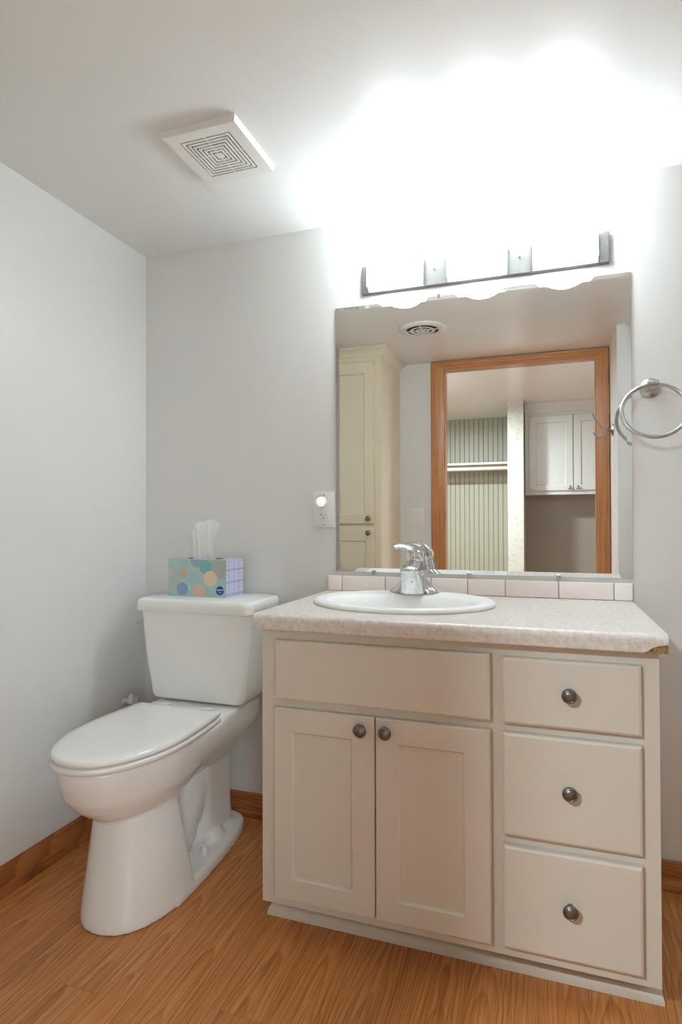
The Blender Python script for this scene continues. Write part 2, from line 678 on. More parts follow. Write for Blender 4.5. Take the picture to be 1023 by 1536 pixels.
# bowl
rows = [(.21, .068, -.51, -.610, -.42), (.248, .082, -.51, -.632, -.40), (.271, .100, -.51, -.660, -.37), (.291, .120, -.51, -.693, -.34),
        (.312, .137, -.51, -.718, -.315), (.34, .149, -.51, -.739, -.30), (.38, .156, -.51, -.754, -.285), (.41, .159, -.51, -.760, -.28), (.424, .159, -.51, -.760, -.28), (.429, .154, -.51, -.755, -.285)]
loft(b, [egg(TX, yc, hw, yf, yb, z) for z, hw, yc, yf, yb in rows])
# front pedestal: a rounded front shell with a flat back
TP = TX + .013
def ped(z, hw, yf, yb):
    pts = []
    n = 36
    for k in range(n + 1):
        a = PI + PI * k / n
        pts.append((TP + hw * math.copysign(abs(math.cos(a)) ** 0.86, math.cos(a)), yb - (yb - yf) * abs(math.sin(a)) ** 0.86, z))
    return pts
loft(b, [ped(z, hw, yf, yb) for z, hw, yf, yb in ((0, .136, -.690, -.446), (.02, .136, -.689, -.448), (.08, .131, -.678, -.457), (.14, .125, -.666, -.468), (.20, .118, -.655, -.478), (.262, .109, -.647, -.486), (.295, .093, -.640, -.47))])
# foot slab
def foot(z, g):
    pts = spline([(.149, -.53), (.150, -.46), (.148, -.36), (.142, -.26), (.130, -.16), (.112, -.095), (.090, -.062), (.055, -.046), (0, -.042)], 5)
    r = [(TX + x - (g if x > .02 else 0), y - (g if x < .12 else 0), z) for x, y in pts]
    return r + [(2 * TX - x, y, z) for x, y, _ in r[-2::-1]]
loft(b, [foot(0, 0), foot(.024, 0), foot(.032, .004), foot(.035, .012)])
# trapway and rear column
tube(b, [(TX, y, z) for y, z in spline([(-.56, .16), (-.47, .10), (-.38, .085), (-.31, .14), (-.25, .24), (-.22, .34)], 6)],
     [.085] * 8 + [.078] * 8 + [.072] * 8 + [.07] * 7, 24)
loft(b, [rrect(TX, -.19, hx, hy, .045, z) for z, hx, hy in ((.0, .088, .10), (.05, .082, .098), (.12, .078, .095), (.25, .078, .10), (.33, .085, .11), (.40, .11, .13))])
# side fillets of the foot around the bolts
for s in (-1, 1):
    loft(b, [ell(TX + s * .078, -.235, a, bb, z, 24) for a, bb, z in ((.034, .05, .0), (.030, .044, .045), (.020, .032, .058), (.008, .01, .064))])
# deck under the tank
loft(b, [rrect(TX, (y0 + y1) / 2, hx, (y1 - y0) / 2, .03, z) for z, hx, y0, y1 in
         ((.275, .085, -.49, -.13), (.30, .108, -.50, -.11), (.33, .130, -.51, -.09), (.36, .146, -.51, -.065), (.385, .153, -.51, -.048), (.415, .156, -.51, -.040), (.427, .156, -.50, -.040), (.431, .155, -.34, -.040), (.441, .156, -.292, -.040), (.445, .152, -.288, -.045))])


def remesh(o):
    m = o.modifiers.new('r', 'REMESH'); m.mode = 'VOXEL'; m.voxel_size = 0.0042
    m = o.modifiers.new('s', 'SMOOTH'); m.factor = 0.5; m.iterations = 14


obj_mesh('bowl', evaluated(b, remesh), M['porcelain'], toilet, 60)
for s in (-1, 1):
    b = B(); lathe(b, [(.0, .0), (.0165, .0), (.0165, .006), (.0135, .008), (.012, .022), (.008, .027), (0, .028)], (TX + s * .108, -.335, .0348), n=24)
    obj('bolt_cap', b, M['plasticw'], toilet, 40)


def seat_outline(k, z, yb=-.305, tip=-.774):
    """k: inset from the full outline"""
    hw, hb, yc = .165 - k, .151 - k, -.51
    pts = []
    n = 40
    for i in range(n + 1):
        a = PI + PI * i / n
        pts.append((TX + hw * math.copysign(abs(math.cos(a)) ** 0.93, math.cos(a)), yc - (yc - tip - k) * abs(math.sin(a)) ** 0.97, z))
    side = []
    for i in range(1, 13):
        t = i / 12
        side.append((hw - (hw - hb) * t ** 1.6, yc + (yb - k - .014 - yc) * t))
    for i in range(1, 6):
        a = PI / 2 * i / 5
        side.append((hb - .014 + .014 * math.cos(a), yb - k - .014 + .014 * math.sin(a)))
    r = [(TX + x, y, z) for x, y in side]
    l = [(TX - x, y, z) for x, y in side[::-1]]
    return pts + r + l


b = B()
loft(b, [seat_outline(k, z) for k, z in ((.005, .4500), (.001, .4518), (0, .455), (.0005, .459), (.003, .463), (.008, .4655), (.03, .4672), (.07, .468))])
obj('lid', b, M['seat'], toilet, 50)
b = B()
inner = [seat_outline(.05, .431, -.36), seat_outline(.05, .4468, -.36)]
vs = loft(b, [inner[1], inner[0], seat_outline(.004, .431, -.305, -.777), seat_outline(0, .434, -.305, -.777), seat_outline(-.001, .440, -.305, -.777), seat_outline(0, .4445, -.305, -.777), seat_outline(.004, .4468, -.305, -.777), inner[1]], False, False)
bmesh.ops.remove_doubles(b, verts=list(b.verts), dist=1e-6)
obj('seat', b, M['seat'], toilet, 50)
for s in (-1, 1):
    b = B(); box(b, TX + s * .075 - .022, TX + s * .075 + .022, -.302, -.272, .446, .460, .005); obj('seat_hinge', b, M['seat'], toilet, 40)
b = B(); box(b, TX + .135, TX + .142, -.625, -.605, .4288, .4338, .001); obj('seat_bumper', b, M['plasticw'], toilet)
# tank
b = B()
rows = [(.452, .163, -.211, -.029), (.4545, .169, -.2155, -.026), (.462, .174, -.218, -.025), (.478, .178, -.219, -.025), (.52, .183, -.222, -.024), (.60, .194, -.227, -.023), (.68, .202, -.230, -.022), (.744, .207, -.232, -.022)]
loft(b, [rrect(TX - .002, (y0 + y1) / 2, hx, (y1 - y0) / 2, .022, z, 8) for z, hx, y0, y1 in rows])
obj('tank', b, M['porcelain'], toilet, 45)
b = B()
rows = [(.744, .208, .024, -.234), (.7445, .2155, .026, -.243), (.7475, .2185, .028, -.246), (.770, .2185, .028, -.246), (.779, .2165, .028, -.244), (.785, .211, .026, -.238), (.7875, .203, .022, -.23)]
loft(b, [rrect(TX - .004, (y0 - .010) / 2, hx, (-.010 - y0) / 2, r, z, 8) for z, hx, r, y0 in rows])
obj('tank_lid', b, M['porcelain'], toilet, 45)
b = B()
lathe(b, [(0, 0), (.013, 0), (.013, .004), (.007, .006), (.007, .014), (0, .0145)], (TX - .2055, -.185, .712), (-1, 0, 0), 20)
tube(b, [(TX - .216, -.180, .712), (TX - .217, -.198, .711), (TX - .217, -.215, .707), (TX - .216, -.235, .702)], [.0065, .007, .0065, .0045], 12)
obj('flush_lever', b, M['chrome'], toilet, 50)

valve = thing('shutoff_valve', 'small white water shutoff valve low on the left wall behind the toilet', 'valve', (.0, -.125, .40))
b = B(); lathe(b, [(0, 0.0005), (.013, .0005), (.013, .003), (.008, .005), (.008, .05), (0, .05)], (.0, -.125, .395), (1, 0, 0), 20); obj('wall_stub', b, M['plasticw'], valve, 40)
b = B(); lathe(b, [(0, -.022), (.011, -.022), (.011, .016), (0, .016)], (.05, -.125, .395), (0, 0, 1), 18); obj('body', b, M['plasticw'], valve, 40)
b = B(); lathe(b, [(0, 0), (.006, 0), (.006, .010), (.017, .011), (.019, .015), (.017, .020), (0, .021)], (.052, -.136, .412), (.1, -1, .1), 24, sx=.62); obj('handle', b, M['plasticw'], valve, 40)
b = B(); tube(b, spline([(.05, -.125, .375), (.052, -.12, .345), (.09, -.11, .325), (.15, -.10, .335), (.185, -.095, .38), (.192, -.09, .448)], 6), .0045, 10); obj('supply_hose', b, M['plasticw'], valve, 60)

# ------------------------------------------------------------------ tissue box
bx0, bx1, by0, by1, bz0, bz1 = .2135, .4395, -.158, -.040, .7876, .914
tb = thing('tissue_box', 'teal cardboard tissue box with coloured dots, standing on the toilet tank lid', 'tissue box', (.327, -.099, bz0))


def carton_front():
    t = NT('printed_carton_front')
    x, y, z = t.sep(t.coords())
    u = t.math('DIVIDE', t.math('ADD', x, .113), .226)       # 0..1 across
    v = t.math('DIVIDE', z, .1264)
    ua = t.math('MULTIPLY', u, .226 / .1264)
    grid = t.math('MAXIMUM', t.step(t.math('FRACT', t.math('MULTIPLY', ua, 42.0)), .62, .75), t.step(t.math('FRACT', t.math('MULTIPLY', v, 42.0)), .62, .75))
    c = t.mix(t.step(t.noise(t.comb(u, v, 0.0), 3.0, 1), .42, .6), lin(166, 198, 194), lin(176, 202, 194))

    def disc(cx, cy, r, col, g=0.0, gcol=None):
        nonlocal c
        dx = t.math('SUBTRACT', ua, cx * .226 / .1264)
        dy = t.math('SUBTRACT', v, cy)
        d = t.math('SQRT', t.math('ADD', t.math('MULTIPLY', dx, dx), t.math('MULTIPLY', dy, dy)))
        mask = t.step(d, r + .008, r - .008)
        k = col if not g else t.mix(t.math('MULTIPLY', grid, g), col, gcol)
        c = t.mix(mask, c, k)
    disc(.92, .80, .30, lin(172, 182, 172))
    disc(.07, .38, .24, lin(178, 190, 178))
    disc(.50, .99, .20, lin(138, 166, 190), .35, lin(164, 188, 200))
    disc(.02, .66, .11, lin(194, 202, 178))
    disc(.25, .64, .135, lin(206, 178, 158), .3, lin(186, 170, 150))
    disc(.65, .80, .19, lin(122, 180, 184), .2, lin(136, 190, 190))
    disc(.73, .50, .205, lin(228, 206, 180), .35, lin(214, 178, 160))
    disc(.245, .20, .175, lin(124, 146, 188), .5, lin(164, 184, 204))
    disc(.53, .13, .20, lin(220, 200, 182), .6, lin(216, 150, 132))
    t.base(c)
    t.setp(Roughness=0.4)
    return t.m


def carton_side():
    t = NT('printed_carton_side')
    x, y, z = t.sep(t.coords())
    c = lin(204, 204, 222)
    for sc, ph, wid, col, ax in ((75, .1, .28, lin(184, 182, 212), 'y'), (75, .6, .28, lin(188, 186, 214), 'z'), (24, .3, .12, lin(146, 144, 192), 'z'), (29, .7, .10, lin(158, 154, 200), 'y')):
        src = y if ax == 'y' else z
        fr = t.math('FRACT', t.math('ADD', t.math('MULTIPLY', src, float(sc)), ph))
        msk = t.step(t.math('ABSOLUTE', t.math('SUBTRACT', fr, .5)), wid, wid * .6)
        c = t.mix(t.math('MULTIPLY', msk, .6), c, col)
    t.base(c)
    t.setp(Roughness=0.4)
    return t.m


M['cfront'] = carton_front(); M['cside'] = carton_side()
M['ctop'] = plain('carton_top_print', lin(196, 204, 204), .45, vary=.03, nscale=40)
b = B()
T = .0012
# faces of the carton with the oval opening in its top
def face(pts, mi):
    b.faces.new([b.verts.new(p) for p in pts]).material_index = mi
face([(bx0, by0, bz0), (bx1, by0, bz0), (bx1, by0, bz1), (bx0, by0, bz1)], 0)
face([(bx1, by1, bz0), (bx0, by1, bz0), (bx0, by1, bz1), (bx1, by1, bz1)], 0)
face([(bx1, by0, bz0), (bx1, by1, bz0), (bx1, by1, bz1), (bx1, by0, bz1)], 1)
face([(bx0, by1, bz0), (bx0, by0, bz0), (bx0, by0, bz1), (bx0, by1, bz1)], 1)
face([(bx0, by0, bz0), (bx0, by1, bz0), (bx1, by1, bz0), (bx1, by0, bz0)], 2)
mx, my = (bx0 + bx1) / 2, (by0 + by1) / 2
N = 48
inn = [b.verts.new((mx + .072 * math.cos(2 * PI * k / N), my + .036 * math.sin(2 * PI * k / N), bz1)) for k in range(N)]
dep = [b.verts.new((mx + .072 * math.cos(2 * PI * k / N), my + .036 * math.sin(2 * PI * k / N), bz1 - .03)) for k in range(N)]
outv = []
for k in range(N):
    c_, s_ = math.cos(2 * PI * k / N), math.sin(2 * PI * k / N)
    q = min((bx1 - bx0) / 2 / max(abs(c_), 1e-6), (by1 - by0) / 2 / max(abs(s_), 1e-6))
    outv.append((mx + c_ * q, my + s_ * q))
ov = [b.verts.new((px, py, bz1)) for px, py in outv]
for k in range(N):
    k2 = (k + 1) % N
    b.faces.new((ov[k], ov[k2], inn[k2], inn[k])).material_index = 2
    b.faces.new((inn[k], inn[k2], dep[k2], dep[k])).material_index = 3
b.faces.new(dep).material_index = 3
bmesh.ops.remove_doubles(b, verts=list(b.verts), dist=1e-6)
me = bpy.data.meshes.new('carton'); b.to_mesh(me); b.free()
obj_mesh('carton', me, [M['cfront'], M['cside'], M['ctop'], M['dark']], tb)
M['badge'] = plain('navy_badge_ink', lin(24, 62, 138), .4, vary=.03, nscale=30)
M['ink'] = plain('white_badge_ink', lin(236, 240, 246), .5, vary=.01, nscale=30)
b = B(); lathe(b, [(0, 0), (.0150, 0), (.0150, .0005), (0, .0005)], (bx0 + .226 * .895, by0, bz0 + .0235), (0, -1, 0), 40)
badge = obj('brand_badge', b, M['badge'], tb)
badge['label'] = 'round navy brand badge'


def lettering(name, text, size, loc, parent, m, rot=(PI / 2, 0, 0), shear=0.0, ext=0.0002):
    cu = bpy.data.curves.new(name, 'FONT')
    cu.body = text; cu.size = size; cu.align_x = 'CENTER'; cu.align_y = 'CENTER'; cu.extrude = ext; cu.shear = shear; cu.offset = 0.00012
    o = bpy.data.objects.new('work', cu); COL.objects.link(o)
    me = bpy.data.meshes.new_from_object(o.evaluated_get(bpy.context.evaluated_depsgraph_get()))
    bpy.data.objects.remove(o); bpy.data.curves.remove(cu)
    from mathutils import Euler
    me.transform(Matrix.Translation(loc) @ Euler(rot).to_matrix().to_4x4())
    return obj_mesh(name, me, m, parent)


lettering('brand_lettering', 'Kleenex', .0078, (bx0 + .226 * .895, by0 - .0007, bz0 + .0262), badge, M['ink'], rot=(PI / 2, math.radians(-3), 0), shear=.25)
b = B()
box(b, bx0 + .226 * .895 - .007, bx0 + .226 * .895 + .007, by0 - .0007, by0 - .0004, bz0 + .0185, bz0 + .0193)
box(b, bx0 + .226 * .895 - .005, bx0 + .226 * .895 + .005, by0 - .0007, by0 - .0004, bz0 + .0150, bz0 + .0158)
obj('small_print', b, M['ink'], badge)

# the tissue pulled up out of it: a pleated sheet
b = B()
rowsT = []
nz, nu = 18, 40
for i in range(nz + 1):
    t = i / nz
    z = bz1 - .025 + t * .158
    wl = .047 + .032 * t ** 1.4
    wr = .052 - .016 * math.sin(t * PI) + .004 * t
    cx = mx + .002 - .006 * t
    ring = []
    for k in range(nu + 1):
        u = k / nu
        x = cx - wl + (wl + wr) * u
        amp = .0095 + .003 * (1 - t)
        y = my - .016 + .030 * t + amp * math.sin(u * 15 + 1.2 * t) * (.55 + .45 * math.sin(u * 5)) + .010 * math.sin(3 * u + 2 * t)
        top = 0
        if t > .75:
            f = (t - .75) / .25
            top = -f * (.042 * max(0, .36 - u) / .36) + f * .004 * math.sin(u * 11) - f * .012 * max(0, u - .85) / .15
        ring.append((x, y, z + top))
    rowsT.append(ring)
loft(b, rowsT, False, False, False)


def thick(o):
    m = o.modifiers.new('u', 'SUBSURF'); m.levels = 1; m.render_levels = 1


o = obj_mesh('facial_tissue', evaluated(b, thick), M['tissue'], None, 80, (mx, my, bz1 - .025))
tag(o, 'white facial tissue sticking up out of the teal box', 'tissue')

# ------------------------------------------------------------------ vanity cabinet
VX0, VX1, VF = .7605, 1.6735, -.533
VZ0, VZ1 = .0735, .770
van = thing('vanity_cabinet', 'beige painted vanity cabinet with two doors and three drawers under the sink counter', 'cabinet', (1.217, -.27, 0))
b = B()
box(b, VX0, VX0 + .016, VF + .019, -.002, VZ0, VZ1)
box(b, VX1 - .016, VX1, VF + .019, -.002, VZ0, VZ1)
box(b, VX0 + .016, VX1 - .016, -.010, -.002, VZ0, VZ1)
box(b, VX0 + .016, VX1 - .016, VF + .019, -.010, VZ0, VZ0 + .014)
obj('carcass', b, M['vanity'], van)
b = B(); box(b, VX0, VX1, VF, VF + .019, VZ0, VZ1, .0012, 1); obj('face_frame', b, M['vanity'], van)
b = B(); box(b, VX0 + .001, VX1 - .001, -.462, -.002, 0.001, VZ0); obj('toe_kick', b, M['vanity'], van)
SH = [(0, 0), (0, .026), (.004, .0255), (.009, .022), (.0125, .016), (.0145, .008), (.0145, 0)]
b = B()
moulding(b, SH, [(VX0 + .001, -.02, -1, 0), (VX0 + .001, -.462, -1, -1), (VX1 - .001, -.462, 1, -1), (VX1 - .001, -.027, 1, 0)])
for v in b.verts: v.co.z += .0005
obj('shoe_moulding', b, M['vanity'], van, 30)


def slab(name, x0, x1, z0, z1, parent):
    b = B()
    yb, yf = VF, VF - .020
    loft(b, [rect(x0, x1, z0, z1, yb), rect(x0, x1, z0, z1, yf + .006), rect(x0 + .0015, x1 - .0015, z0 + .0015, z1 - .0015, yf + .0025), rect(x0 + .006, x1 - .006, z0 + .006, z1 - .006, yf)])
    return obj(name, b, M['vanity'], parent)


def shaker(name, x0, x1, z0, z1, ix0, ix1, iz0, iz1, parent, m, yb, yf, s=1, e=.0015, d=.008):
    """frame door; s=+1 faces -y, s=-1 faces +y"""
    b = B()
    loft(b, [rect(x0, x1, z0, z1, yb), rect(x0, x1, z0, z1, yf + s * .004), rect(x0 + e * 2, x1 - e * 2, z0 + e * 2, z1 - e * 2, yf),
             rect(ix0 - .003, ix1 + .003, iz0 - .003, iz1 + .003, yf), rect(ix0 + .001, ix1 - .001, iz0 + .001, iz1 - .001, yf + s * .004), rect(ix0 + .002, ix1 - .002, iz0 + .002, iz1 - .002, yf + s * d), rect(ix0 + .002, ix1 - .002, iz0 + .002, iz1 - .002, yb)], False, False)
    vs = list(b.verts)
    # close the back of the frame
    for k in range(4):
        b.faces.new((vs[k], vs[(k + 1) % 4], vs[24 + (k + 1) % 4], vs[24 + k]))
    o = obj(name, b, m, parent)
    b = B(); box(b, ix0 + .002, ix1 - .002, min(yf + s * d, yb - s * .002), max(yf + s * d, yb - s * .002), iz0 + .002, iz1 - .002)
    obj('panel', b, m, o)
    return o


def knob(x, y, z, parent, m='pewter', s=-1, k=1.0):
    b = B()
    lathe(b, [(0, 0), (.0075 * k, 0), (.0072 * k, .003), (.0052 * k, .006), (.0052 * k, .012), (.009 * k, .015), (.0142 * k, .017), (.0158 * k, .0195), (.0158 * k, .0215), (.0140 * k, .0245),
              (.0120 * k, .0255), (.0112 * k, .0250), (.0104 * k, .0258), (.007 * k, .0275), (.003 * k, .0283), (0, .0285)], (x, y, z), (0, s, 0), 32)
    o = obj('knob', b, M[m], parent, 40)
    return o


o = slab('false_drawer_front', .803, 1.3325, .5955, .7445, van)
d1 = shaker('door', .8015, 1.0635, .1005, .5750, .8545, 1.006, .1565, .516, van, M['vanity'], VF, VF - .020)
d2 = shaker('door', 1.0665, 1.3325, .1005, .5750, 1.123, 1.2725, .1535, .517, van, M['vanity'], VF, VF - .020)
knob(1.034, VF - .020, .547, d1); knob(1.0945, VF - .020, .548, d2)
for z0, z1, kz in ((.5945, .7405, .672), (.3485, .5745, .466), (.1015, .3265, .2195)):
    o = slab('drawer', 1.3585, 1.6375, z0, z1, van)
    knob(1.4965, VF - .020, kz, o)

# ------------------------------------------------------------------ countertop
CX0, CX1, CZ0, CZ1, CF = .7485, 1.6855, .770, .809, -.565
SX, SY = 1.0635, -.256
b = B()
prof = [(-.0015, CZ0), (-.0015, CZ1)]
for k in range(7):
    a = PI / 2 * k / 6
    prof.append((CF + .016 - .016 * math.sin(a), CZ1 - .016 + .016 * math.cos(a)))
for k in range(4):
    a = PI / 2 * k / 3
    prof.append((CF + .004 - .004 * math.cos(a), CZ0 + .004 - .004 * math.sin(a)))
loft(b, [[(x, y, z) for y, z in prof] for x in (CX0, CX1)])
hole = B(); loft(hole, [ell(SX, SY, .238, .192, z) for z in (.70, .9)])
chipcut = B()
cp = [(1.636, .769), (1.646, .7745), (1.657, .7825), (1.669, .787), (1.690, .7905), (1.690, .765), (1.636, .765)]
loft(chipcut, [[(x, y, z) for x, z in cp] for y in (-.60, -.5615 + .012)])
ct = thing('countertop', 'speckled pinkish grey laminate countertop on the vanity, chipped at its right front corner', 'countertop', (1.217, -.28, CZ0))
obj_mesh('top', evaluated(b, cut_with([hole, chipcut])), M['laminate'], ct, 30)
b = B()
cp2 = [(1.6405, .7705), (1.647, .7738), (1.658, .7818), (1.6695, .7863), (1.6855, .7898), (1.6860, .7702)]
loft(b, [[(x, y, z) for x, z in cp2] for y in (-.5612, -.5495)])
o = obj('chipboard_core', b, M['chip'], ct)
o['label'] = 'raw brown chipboard exposed at the chipped corner'

# backsplash tiles
bs = B()
box(bs, .7465, 1.688, -.0065, -.0005, .8095, .8585, mat=0)
tb_x = [.7465, .797, .948, 1.0995, 1.215, 1.330, 1.485, 1.637, 1.688]
for i, (xa, xb) in enumerate(zip(tb_x, tb_x[1:])):
    g = .0010
    box(bs, xa + g, xb - g, -.0115, -.006, .8102, .8600, .0024, 3, mat=2 if i == 7 else 1)
o = obj('backsplash', bs, [M['grout'], M['tile'], M['tile_end']], None, 40, (1.217, 0, .8095))
tag(o, 'single row of pinkish white tiles along the wall behind the counter', 'backsplash')

# ------------------------------------------------------------------ sink and faucet
sink = thing('sink', 'white oval drop-in sink basin set in the countertop', 'sink', (SX, SY, CZ1))
b = B()
rings = [(.2545, .2095, 0, .8092), (.2575, .2125, 0, .8125), (.2575, .2125, 0, .816), (.2545, .2095, 0, .8205), (.247, .202, 0, .8230), (.238, .193, -.002, .8232), (.222, .168, -.018, .8215), (.213, .157, -.024, .8185),
         (.206, .150, -.027, .810), (.200, .143, -.028, .790), (.188, .132, -.03, .75), (.165, .113, -.03, .715), (.12, .085, -.03, .69), (.06, .05, -.03, .678), (.024, .024, -.03, .675)]
loft(b, [ell(SX, SY + dy, a, bb, z, 72) for a, bb, dy, z in rings], False, True)
obj('basin', b, M['sinkw'], sink, 60)
b = B(); lathe(b, [(0, .0), (.024, 0), (.024, .003), (.018, .004), (.016, .002), (0, .003)], (SX, SY - .03, .6755), n=28); obj('drain', b, M['chrome'], sink, 40)

FX, FY, FZ = 1.0635, -.098, .8232
fau = thing('faucet', 'chrome single-lever faucet at the back of the sink', 'faucet', (FX, FY, FZ))
b = B()
# centre body with the apron that runs up into the short spout
rows = [(0, .0395, -.054, .026), (.006, .0390, -.054, .0262), (.02, .0365, -.056, .026), (.036, .0335, -.061, .0255), (.048, .0312, -.068, .025), (.057, .0298, -.076, .0245), (.0600, .0292, -.0785, .0243), (.0615, .0285, -.0785, .0242), (.0630, .0290, -.0845, .0241), (.069, .0285, -.0885, .024), (.076, .0270, -.088, .0235), (.083, .0250, -.079, .0225), (.089, .0235, -.058, .022), (.094, .0215, -.032, .021)]
loft(b, [rrect(FX, FY + (y0 + y1) / 2, hx, (y1 - y0) / 2, min(hx, (y1 - y0) / 2) * .9, FZ + z, 8) for z, hx, y0, y1 in rows])
obj('spout', b, M['chrome'], fau, 50)
for s in (-1, 1):
    b = B()
    secs = []
    for t in (0, .15, .3, .45, .6, .75, .88, .97, 1.0):
        x = FX + s * (.020 + .057 * t)
        h = .050 * (1 - t) ** 1.35 + .010 * (1 - t ** 4) + .001
        wd = .029 * math.sqrt(max(0.02, 1 - t ** 2.6))
        secs.append([(x, FY + wd * math.cos(PI * k / 12), FZ + h * math.sin(PI * k / 12) ** .8) for k in range(13)])
    loft(b, secs)
    obj('base_wing', b, M['chrome'], fau, 50)
b = B()
ax = Vector((-.10, -.02, 1))
lathe(b, [(0, .082), (.0235, .082), (.0242, .086), (.0242, .100), (.0250, .1015), (.0250, .1045), (.0240, .106), (.0235, .118), (.0215, .127), (.016, .134), (.008, .138), (0, .139)], (FX + .008, FY + .004, FZ), ax, 32)
obj('cartridge_cap', b, M['chrome'], fau, 50)
b = B()
LD = Vector((-.80, -.60, 0))
pts = spline([tuple(Vector((FX, FY, FZ + z)) + LD * d) for d, z in ((-.027, .098), (-.026, .110), (-.017, .123), (.002, .134), (.026, .140), (.048, .142), (.068, .140))], 5)
nn = len(pts)
tube(b, pts, [.007 + .016 * math.sin(PI * min(1, (i / (nn - 1)) * .80 + .20)) ** .8 for i in range(nn)], 16, flat=.40)
obj('lever', b, M['chrome'], fau, 60)
# ------------------------------------------------------------------ mirror
mx0, mx1, mz0, mz1 = .7745, 1.688, .8740, 1.7690
mir = thing('wall_mirror', 'large rectangular frameless mirror on the wall above the sink', 'mirror', ((mx0 + mx1) / 2, -.001, mz0))
b = B()
w_ = .013
loft(b, [rect(mx0, mx1, mz0, mz1, -.001), rect(mx0, mx1, mz0, mz1, -.0042), rect(mx0 + w_, mx1 - w_, mz0 + w_, mz1 - w_, -.0052)])
obj('glass', b, M['mirror'], mir)
for cx, cz, up in ((.908, mz0, 0), (1.22, mz0, 0), (1.485, mz0, 0), (1.128, mz1, 1), (1.332, mz1, 1)):
    b = B()
    s = 1 if not up else -1
    box(b, cx - .006, cx + .006, -.0085, -.0065, min(cz - s * .008, cz + s * .006), max(cz - s * .008, cz + s * .006), .0008, 1)
    box(b, cx - .006, cx + .006, -.0065, -.0005, min(cz - s * .008, cz - s * .001), max(cz - s * .008, cz - s * .001))
    lathe(b, [(0, 0), (.003, 0), (.0025, .0015), (0, .002)], (cx, -.0085, cz - s * .004), (0, -1, 0), 12)
    obj('mirror_clip', b, M['nickel'], mir)

# ------------------------------------------------------------------ vanity light
vl = thing('vanity_light', 'brushed nickel light bar with three glowing white glass shades above the mirror', 'light', (1.252, -.012, 1.80))
LX0, LX1, LZ0, LZ1 = .873, 1.631, 1.800, 1.8925
b = B()
box(b, LX0, LX1, -.018, -.0005, LZ0, LZ1, .0015, 1)
obj('back_plate', b, M['plate'], vl)
b = B()
box(b, LX0 + .002, LX1 - .002, -.024, -.018, LZ0, LZ0 + .006)
obj('lower_rail', b, M['plate'], vl)
for cx in (1.118, 1.3795):
    b = B(); lathe(b, [(0, 0), (.0045, 0), (.0045, .010), (.003, .013), (0, .0135)], (cx, -.018, 1.847), (0, -1, 0), 16); obj('thumb_screw', b, M['chrome'], vl, 40)
shades = ((.903, 1.081), (1.163, 1.341), (1.420, 1.598))
for x0, x1 in shades:
    cx, hw = (x0 + x1) / 2, (x1 - x0) / 2
    z0, z1 = 1.812, 1.925

    def bow(g, z):
        out = []
        for k in range(25):
            t = -1 + 2 * k / 24
            out.append((cx + t * (hw - g), -.062 - (.088 - g) * (1 - t * t), z))
        if z < 1.85:
            out = [(px, py, z + .147 * (py + .026)) for px, py, _ in out]
        out = [(cx - hw + g, -.026, z)] + out + [(cx + hw - g, -.026, z)]
        return out
    b = B()
    outer0, outer1 = bow(0, z0), bow(0, z1)
    in1, in0 = bow(.004, z1), bow(.004, z0 + .004)
    # bowed glass wall, open at the top, closed by a glass floor
    loft(b, [outer0, outer1, in1, in0], False, False, False)
    fl = [b.verts.new(p) for p in outer0]
    b.faces.new(fl)
    fi = [b.verts.new(p) for p in in0]
    b.faces.new(fi[::-1])
    bmesh.ops.remove_doubles(b, verts=list(b.verts), dist=1e-6)
    sh = obj('shade', b, M['shade'], vl, 40)
    for xs, s in ((x0, -1), (x1, 1)):
        b = B()
        loft(b, [[(xs + s * .001, -.018, z) for z in (LZ0 + .001, LZ1 - .004)] , [(xs + s * .004, -.026, z) for z in (LZ0 + .001, LZ1 - .004)], [(xs + s * .0015, -.040, z) for z in (LZ0 + .001, LZ1 - .010)]], False, False, False)
        def th(o):
            m = o.modifiers.new('t', 'SOLIDIFY'); m.thickness = .0014
        obj_mesh('shade_clip', evaluated(b, th), M['plate'], vl)
    b = B(); lathe(b, [(0, -.024), (.008, -.024), (.008, -.012), (.014, -.004), (.015, .004), (.012, .014), (.004, .021), (0, .022)], (cx, -.060, 1.850), (0, 0, 1), 16)
    obj('bulb', b, M['lampglass'], sh, 60)
    light('vanity_bulb_light', 'POINT', (cx, -.060, 1.880), BULB_W, LAMP_C, .014)

# ------------------------------------------------------------------ ceiling exhaust grille
fan = thing('exhaust_grille', 'square white exhaust fan grille with concentric slots on the ceiling', 'vent', (.6135, -.4945, H))
fx0, fx1, fy0, fy1 = .503, .724, -.612, -.377
zb_ = H - .017
b = B()
def rxy(x0, x1, y0, y1, z):
    return [(x0, y0, z), (x1, y0, z), (x1, y1, z), (x0, y1, z)]
ins = .036
loft(b, [rxy(fx0, fx1, fy0, fy1, H), rxy(fx0, fx1, fy0, fy1, H - .003), rxy(fx0 + .004, fx1 - .004, fy0 + .004, fy1 - .004, zb_), rxy(fx0 + ins, fx1 - ins, fy0 + ins, fy1 - ins, zb_), rxy(fx0 + ins, fx1 - ins, fy0 + ins, fy1 - ins, H - .002)], False, False)
obj('frame', b, M['ventw'], fan)
b = B(); box(b, fx0 + ins, fx1 - ins, fy0 + ins, fy1 - ins, H - .004, H - .002); obj('dark_backing', b, M['dark'], fan)  # dark sheet close behind the louvers, standing in for fan-box shade
b = B()
hx, hy = (fx1 - fx0) / 2 - ins, (fy1 - fy0) / 2 - ins
cxv, cyv = (fx0 + fx1) / 2, (fy0 + fy1) / 2
nring = 6
stp = (hx - .0105) / (nring + .44)
yr_ = hy / hx
